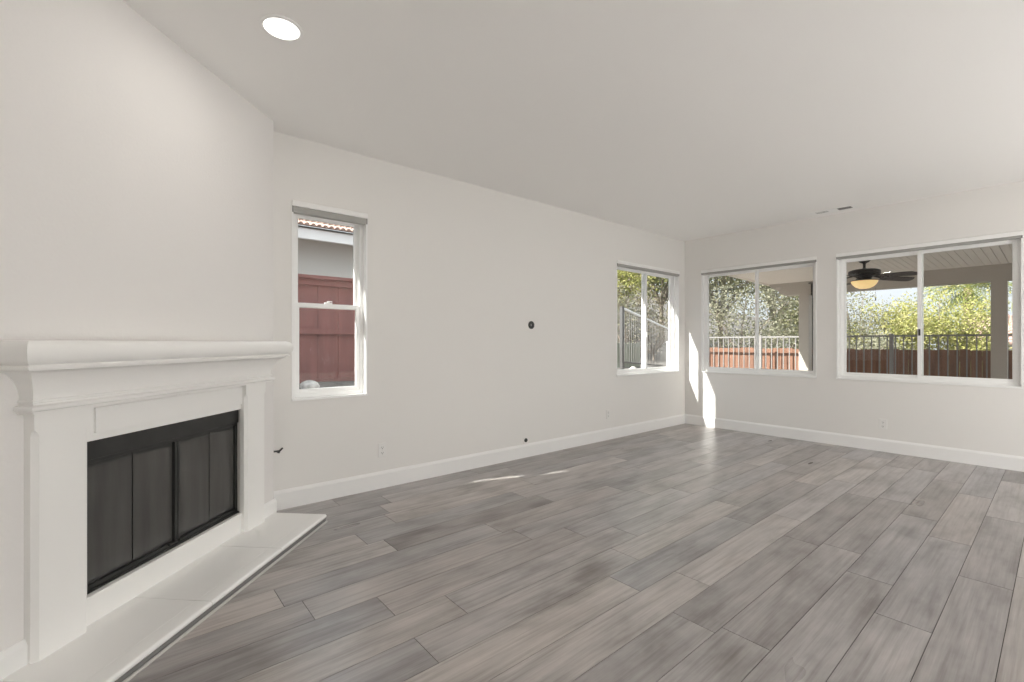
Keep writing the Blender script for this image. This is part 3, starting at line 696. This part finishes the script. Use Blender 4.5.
inn(MB().box(-5.4, 6.6, 9.42, 9.50, 3.22, 3.43, .01).box(-5.4, 6.6, 9.45, 10.0, 3.36, 3.41).build('fascia_board', M['fascia'], nh))
mb = MB(); tile_roof(mb, -5.5, 6.7, 9.34, 3.45, 13.5, 5.15, .115); inn(mb.build('tile_roof', M['clay'], nh, smooth=True))
p = atp(1012, 330, 24)
fh = empty('far_house', (p.x, p.y, 0)); tag(fh, 'distant house with red tiled roof behind the right patio post', 'house')
mb = MB().box(-.2, 6, -5, 1.6, -.4, 1.15); mb.build('wall', M['nstucco'], fh)
mb = MB(); tile_roof(mb, -5.2, 2.0, -.6, 1.1, 3.2, 2.75, .30)
for v in mb.bm.verts: v.co = Vector((v.co.y, v.co.x - 0.0, v.co.z))
mb.build('tile_roof', M['clay'], fh, smooth=True)

# ------------------------------------------------------------------ planting
def leaf(bm, c, size, rg, long=1.6, up=0.25):
    d = Vector((rg.gauss(0, 1), rg.gauss(0, 1), rg.gauss(0, 1) + up)).normalized(); s_ = d.orthogonal().normalized()
    s_ = Matrix.Rotation(rg.uniform(0, 2 * PI), 3, d) @ s_; nrm = d.cross(s_)
    l = size * long * rg.uniform(.7, 1.3); w = size * rg.uniform(.7, 1.2) * .5
    p = [c, c + d * l * .5 + s_ * w + nrm * w * .3, c + d * l, c + d * l * .5 - s_ * w + nrm * w * .3]
    bm.faces.new([bm.verts.new(q) for q in p])
def tree(name, label, cat, base, height, spread, lm, n_leaf, size, seed, trunk=0.09, density_top=1.0, limbs=9, twigs=5, group=None, low=0.25, bark='bark', blob=0.34):
    rg = random.Random(seed); r = empty(name, base); tag(r, label, cat, group)
    mb = MB(); tips = []
    fork = Vector((rg.uniform(-.1, .1), rg.uniform(-.1, .1), height * low))
    mb.tube((0, 0, -.4), fork, trunk, trunk * .75, 8)
    for i in range(limbs):
        a = 2 * PI * i / limbs + rg.uniform(-.4, .4); rad = spread * rg.uniform(.25, .75); zt = height * rg.uniform(low + .2, .92)
        mid = fork + Vector((math.cos(a) * rad * .45, math.sin(a) * rad * .45, (zt - fork.z) * .55)); tip = Vector((math.cos(a) * rad, math.sin(a) * rad, zt))
        mb.tube(fork, mid, trunk * .55, trunk * .34, 6); mb.tube(mid, tip, trunk * .34, trunk * .12, 5); tips += [tip, mid.lerp(tip, .5)]
        for j in range(twigs):
            q = mid.lerp(tip, rg.uniform(.1, 1)); e = q + Vector((rg.gauss(0, .30), rg.gauss(0, .30), rg.uniform(-.15, .5))) * spread * .45
            e.z = min(e.z, height); mb.tube(q, e, trunk * .14, trunk * .05, 4); tips.append(e)
    mb.build('trunk', M[bark], r)
    lf = MB()
    for i in range(n_leaf):
        t = rg.choice(tips); s_ = spread * blob
        c = t + Vector((rg.gauss(0, .45), rg.gauss(0, .45), rg.gauss(0, .38))) * s_
        leaf(lf.bm, c, size, rg)
    me = bpy.data.meshes.new('foliage'); lf.bm.to_mesh(me); lf.bm.free(); me.materials.append(M[lm])
    o = bpy.data.objects.new('foliage', me); C.objects.link(o); o.parent = r
    return r
def base_at(px, d, dz=0):
    q_ = atp(px, 342.5, d); return (q_.x, q_.y, gz(q_.x, q_.y) + dz)
# behind the window left of the corner
tree('leafy_tree', 'yellow green leafy tree behind the dark hillside railing post', 'tree', base_at(622, 15), 4.4, 2.2, 'leaf_lime', 9360, 0.061, 11, group='hillside trees')
tree('hillside_tree', 'olive green tree filling the upper right of the window left of the corner', 'tree', base_at(662, 17), 5.2, 2.4, 'leaf_green', 9360, 0.061, 12, group='hillside trees')
tree('dry_shrub', 'tangled brown bare branched shrub low in the window left of the corner', 'shrub', base_at(655, 13.6), 2.3, 1.5, 'leaf_dry', 2700, 0.043, 13, .05, limbs=16, twigs=9, low=.08)
tree('dry_shrub', 'greyish straggly shrub behind the weathered fence panel', 'shrub', base_at(628, 13.5), 1.9, 1.2, 'leaf_grey', 2700, 0.043, 14, .05, limbs=12, twigs=8, low=.08)
# behind the window right of the corner
tree('olive_tree', 'tall grey branched tree at the left of the window right of the corner', 'tree', base_at(722, 16.0), 5.4, 2.3, 'leaf_olive', 8280, 0.054, 21, .10, limbs=12, twigs=9, group='trees beyond the patio fence')
tree('olive_tree', 'sparse pale leaved tree with sky gaps in the window right of the corner', 'tree', base_at(772, 18.0), 5.2, 2.4, 'leaf_grey', 4680, 0.054, 22, .10, limbs=12, twigs=9, group='trees beyond the patio fence')
tree('bushy_tree', 'olive gold bushy tree just left of the patio post near the corner', 'tree', base_at(800, 15.5), 4.0, 1.7, 'leaf_olive', 6120, 0.054, 23, .08, group='trees beyond the patio fence', low=.12)
tree('low_shrub', 'low grey shrub behind the sunlit red fence', 'shrub', base_at(742, 14.0), 2.3, 1.9, 'leaf_grey', 4680, 0.050, 24, .05, low=.1)
# behind the far right window
tree('bushy_tree', 'wispy grey green tree left of the patio fan', 'tree', base_at(852, 17.0), 4.5, 1.6, 'leaf_grey', 2700, 0.050, 31, .06, limbs=12, twigs=8, group='trees beyond the patio fence', low=.1)
tree('lime_shrub', 'bright lime green shrub below the patio fan blades', 'shrub', base_at(893, 16.0), 3.6, 1.7, 'leaf_lime', 7920, 0.054, 32, .06, low=.1, group='lime shrubs beyond the patio fence')
tree('lime_shrub', 'broad pale yellow green shrub right of the far right window bar', 'shrub', base_at(940, 15.0), 3.25, 1.7, 'leaf_lime', 7920, 0.054, 33, .06, low=.1, group='lime shrubs beyond the patio fence')
tree('low_shrub', 'low grey shrub left in the far right window', 'shrub', base_at(862, 14.2), 2.35, 1.4, 'leaf_grey', 4320, 0.050, 34, .05, low=.1)
tree('low_shrub', 'dense low green shrub beneath the palm', 'shrub', base_at(974, 14.6), 2.2, 1.0, 'leaf_lime', 5400, 0.054, 35, .05, low=.1)
# palm
def palm(label, base, zc, R, seed, nf=26):
    rg = random.Random(seed); r = empty('palm', base); tag(r, label, 'palm'); hc = zc - base[2]
    mb = MB(); k = 10
    for i in range(k): mb.tube((0, 0, -.4 + (hc + .4) * i / k), (0, 0, -.4 + (hc + .4) * (i + 1) / k), .14 + .02 * (i % 2), .12 + .02 * ((i + 1) % 2), 10)
    mb.build('trunk', M['palm_bark'], r)
    lf = MB()
    for i in range(nf):
        a = 2 * PI * i / nf + rg.uniform(-.2, .2); el = math.radians(rg.uniform(-55, 75)); L = R * rg.uniform(.8, 1.1)
        d = Vector((math.cos(a) * math.cos(el), math.sin(a) * math.cos(el), math.sin(el))); side = Vector((-math.sin(a), math.cos(a), 0))
        prev = Vector((0, 0, hc)); pts = []
        for j in range(15):
            f = j / 14; p_ = Vector((0, 0, hc)) + d * L * f + Vector((0, 0, -1)) * L * .55 * f * f; pts.append(p_)
        for j in range(14): lf.tube(pts[j], pts[j + 1], .012 * (1 - j / 16), .012 * (1 - (j + 1) / 16), 4)
        for j in range(2, 15):
            for sg in (-1, 1):
                l = R * .36 * math.sin(PI * (j / 15) ** .7) + .06; t = (pts[min(j + 1, 14)] - pts[j - 1]).normalized()
                e = pts[j] + (side * sg * .8 + t * .7 + Vector((0, 0, -.30))).normalized() * l; w = t * .022
                lf.bm.faces.new([lf.bm.verts.new(q) for q in (pts[j] - w, pts[j] + w, e + w * .2, e - w * .2)])
    lf.build('fronds', M['palm_leaf'], r)
palm('palm with arching yellow green fronds left of the right patio post', base_at(968, 16.5), 3.15, 1.75, 41, 46)

# rocks on the bank
def rock(label, base, s, m, seed, group=None):
    rg = random.Random(seed); bm = bmesh.new(); bmesh.ops.create_icosphere(bm, subdivisions=3, radius=1.0)
    ph = [rg.uniform(0, 6) for _ in range(6)]
    for v in bm.verts:
        c = v.co.copy(); k = 1 + .16 * math.sin(c.x * 2.3 + ph[0]) + .13 * math.sin(c.y * 3.1 + ph[1]) + .12 * math.sin(c.z * 2.7 + ph[2]) + .06 * math.sin(c.x * 6 + c.y * 5 + ph[3])
        v.co = Vector((c.x * s[0] * k, c.y * s[1] * k, max(-.3, c.z) * s[2] * k))
    me = bpy.data.meshes.new('rock'); bm.to_mesh(me); bm.free(); me.materials.append(m)
    o = bpy.data.objects.new('rock', me); C.objects.link(o); o.location = base; me.polygons.foreach_set('use_smooth', [True] * len(me.polygons))
    return tag(o, label, 'rock', group)
q_ = atp(309, 386, 6.0); rock('rounded grey rock at the lower left of the narrow window', (q_.x, q_.y, gz(q_.x, q_.y)), (.145, .13, .085), M['rock'], 1)
for (px, s, sd, lb) in ((613, (.07, .07, .13), 2, 'small upright pale rock at the left of the window left of the corner'), (632, (.12, .10, .12), 3, 'pale sunlit rock beside the centre bar of the window left of the corner')):
    q_ = atp(px, 362, 10.0); rock(lb, (q_.x, q_.y, gz(q_.x, q_.y) + .02), s, M['whiterock'], sd, 'pale rocks on the bank')
q_ = atp(668.5, 350, 11.2); tag(MB().tube((q_.x, q_.y, gz(q_.x, q_.y) - .1), (q_.x, q_.y, 1.2), .045, n=12).lathe([(.055, 0), (.055, .03), (.0, .05)], q_.x, q_.y, 12, 'z', 1.2).build('drain_pipe', M['fascia'], smooth=True), 'short white upright pipe at the right of the window left of the corner', 'pipe')
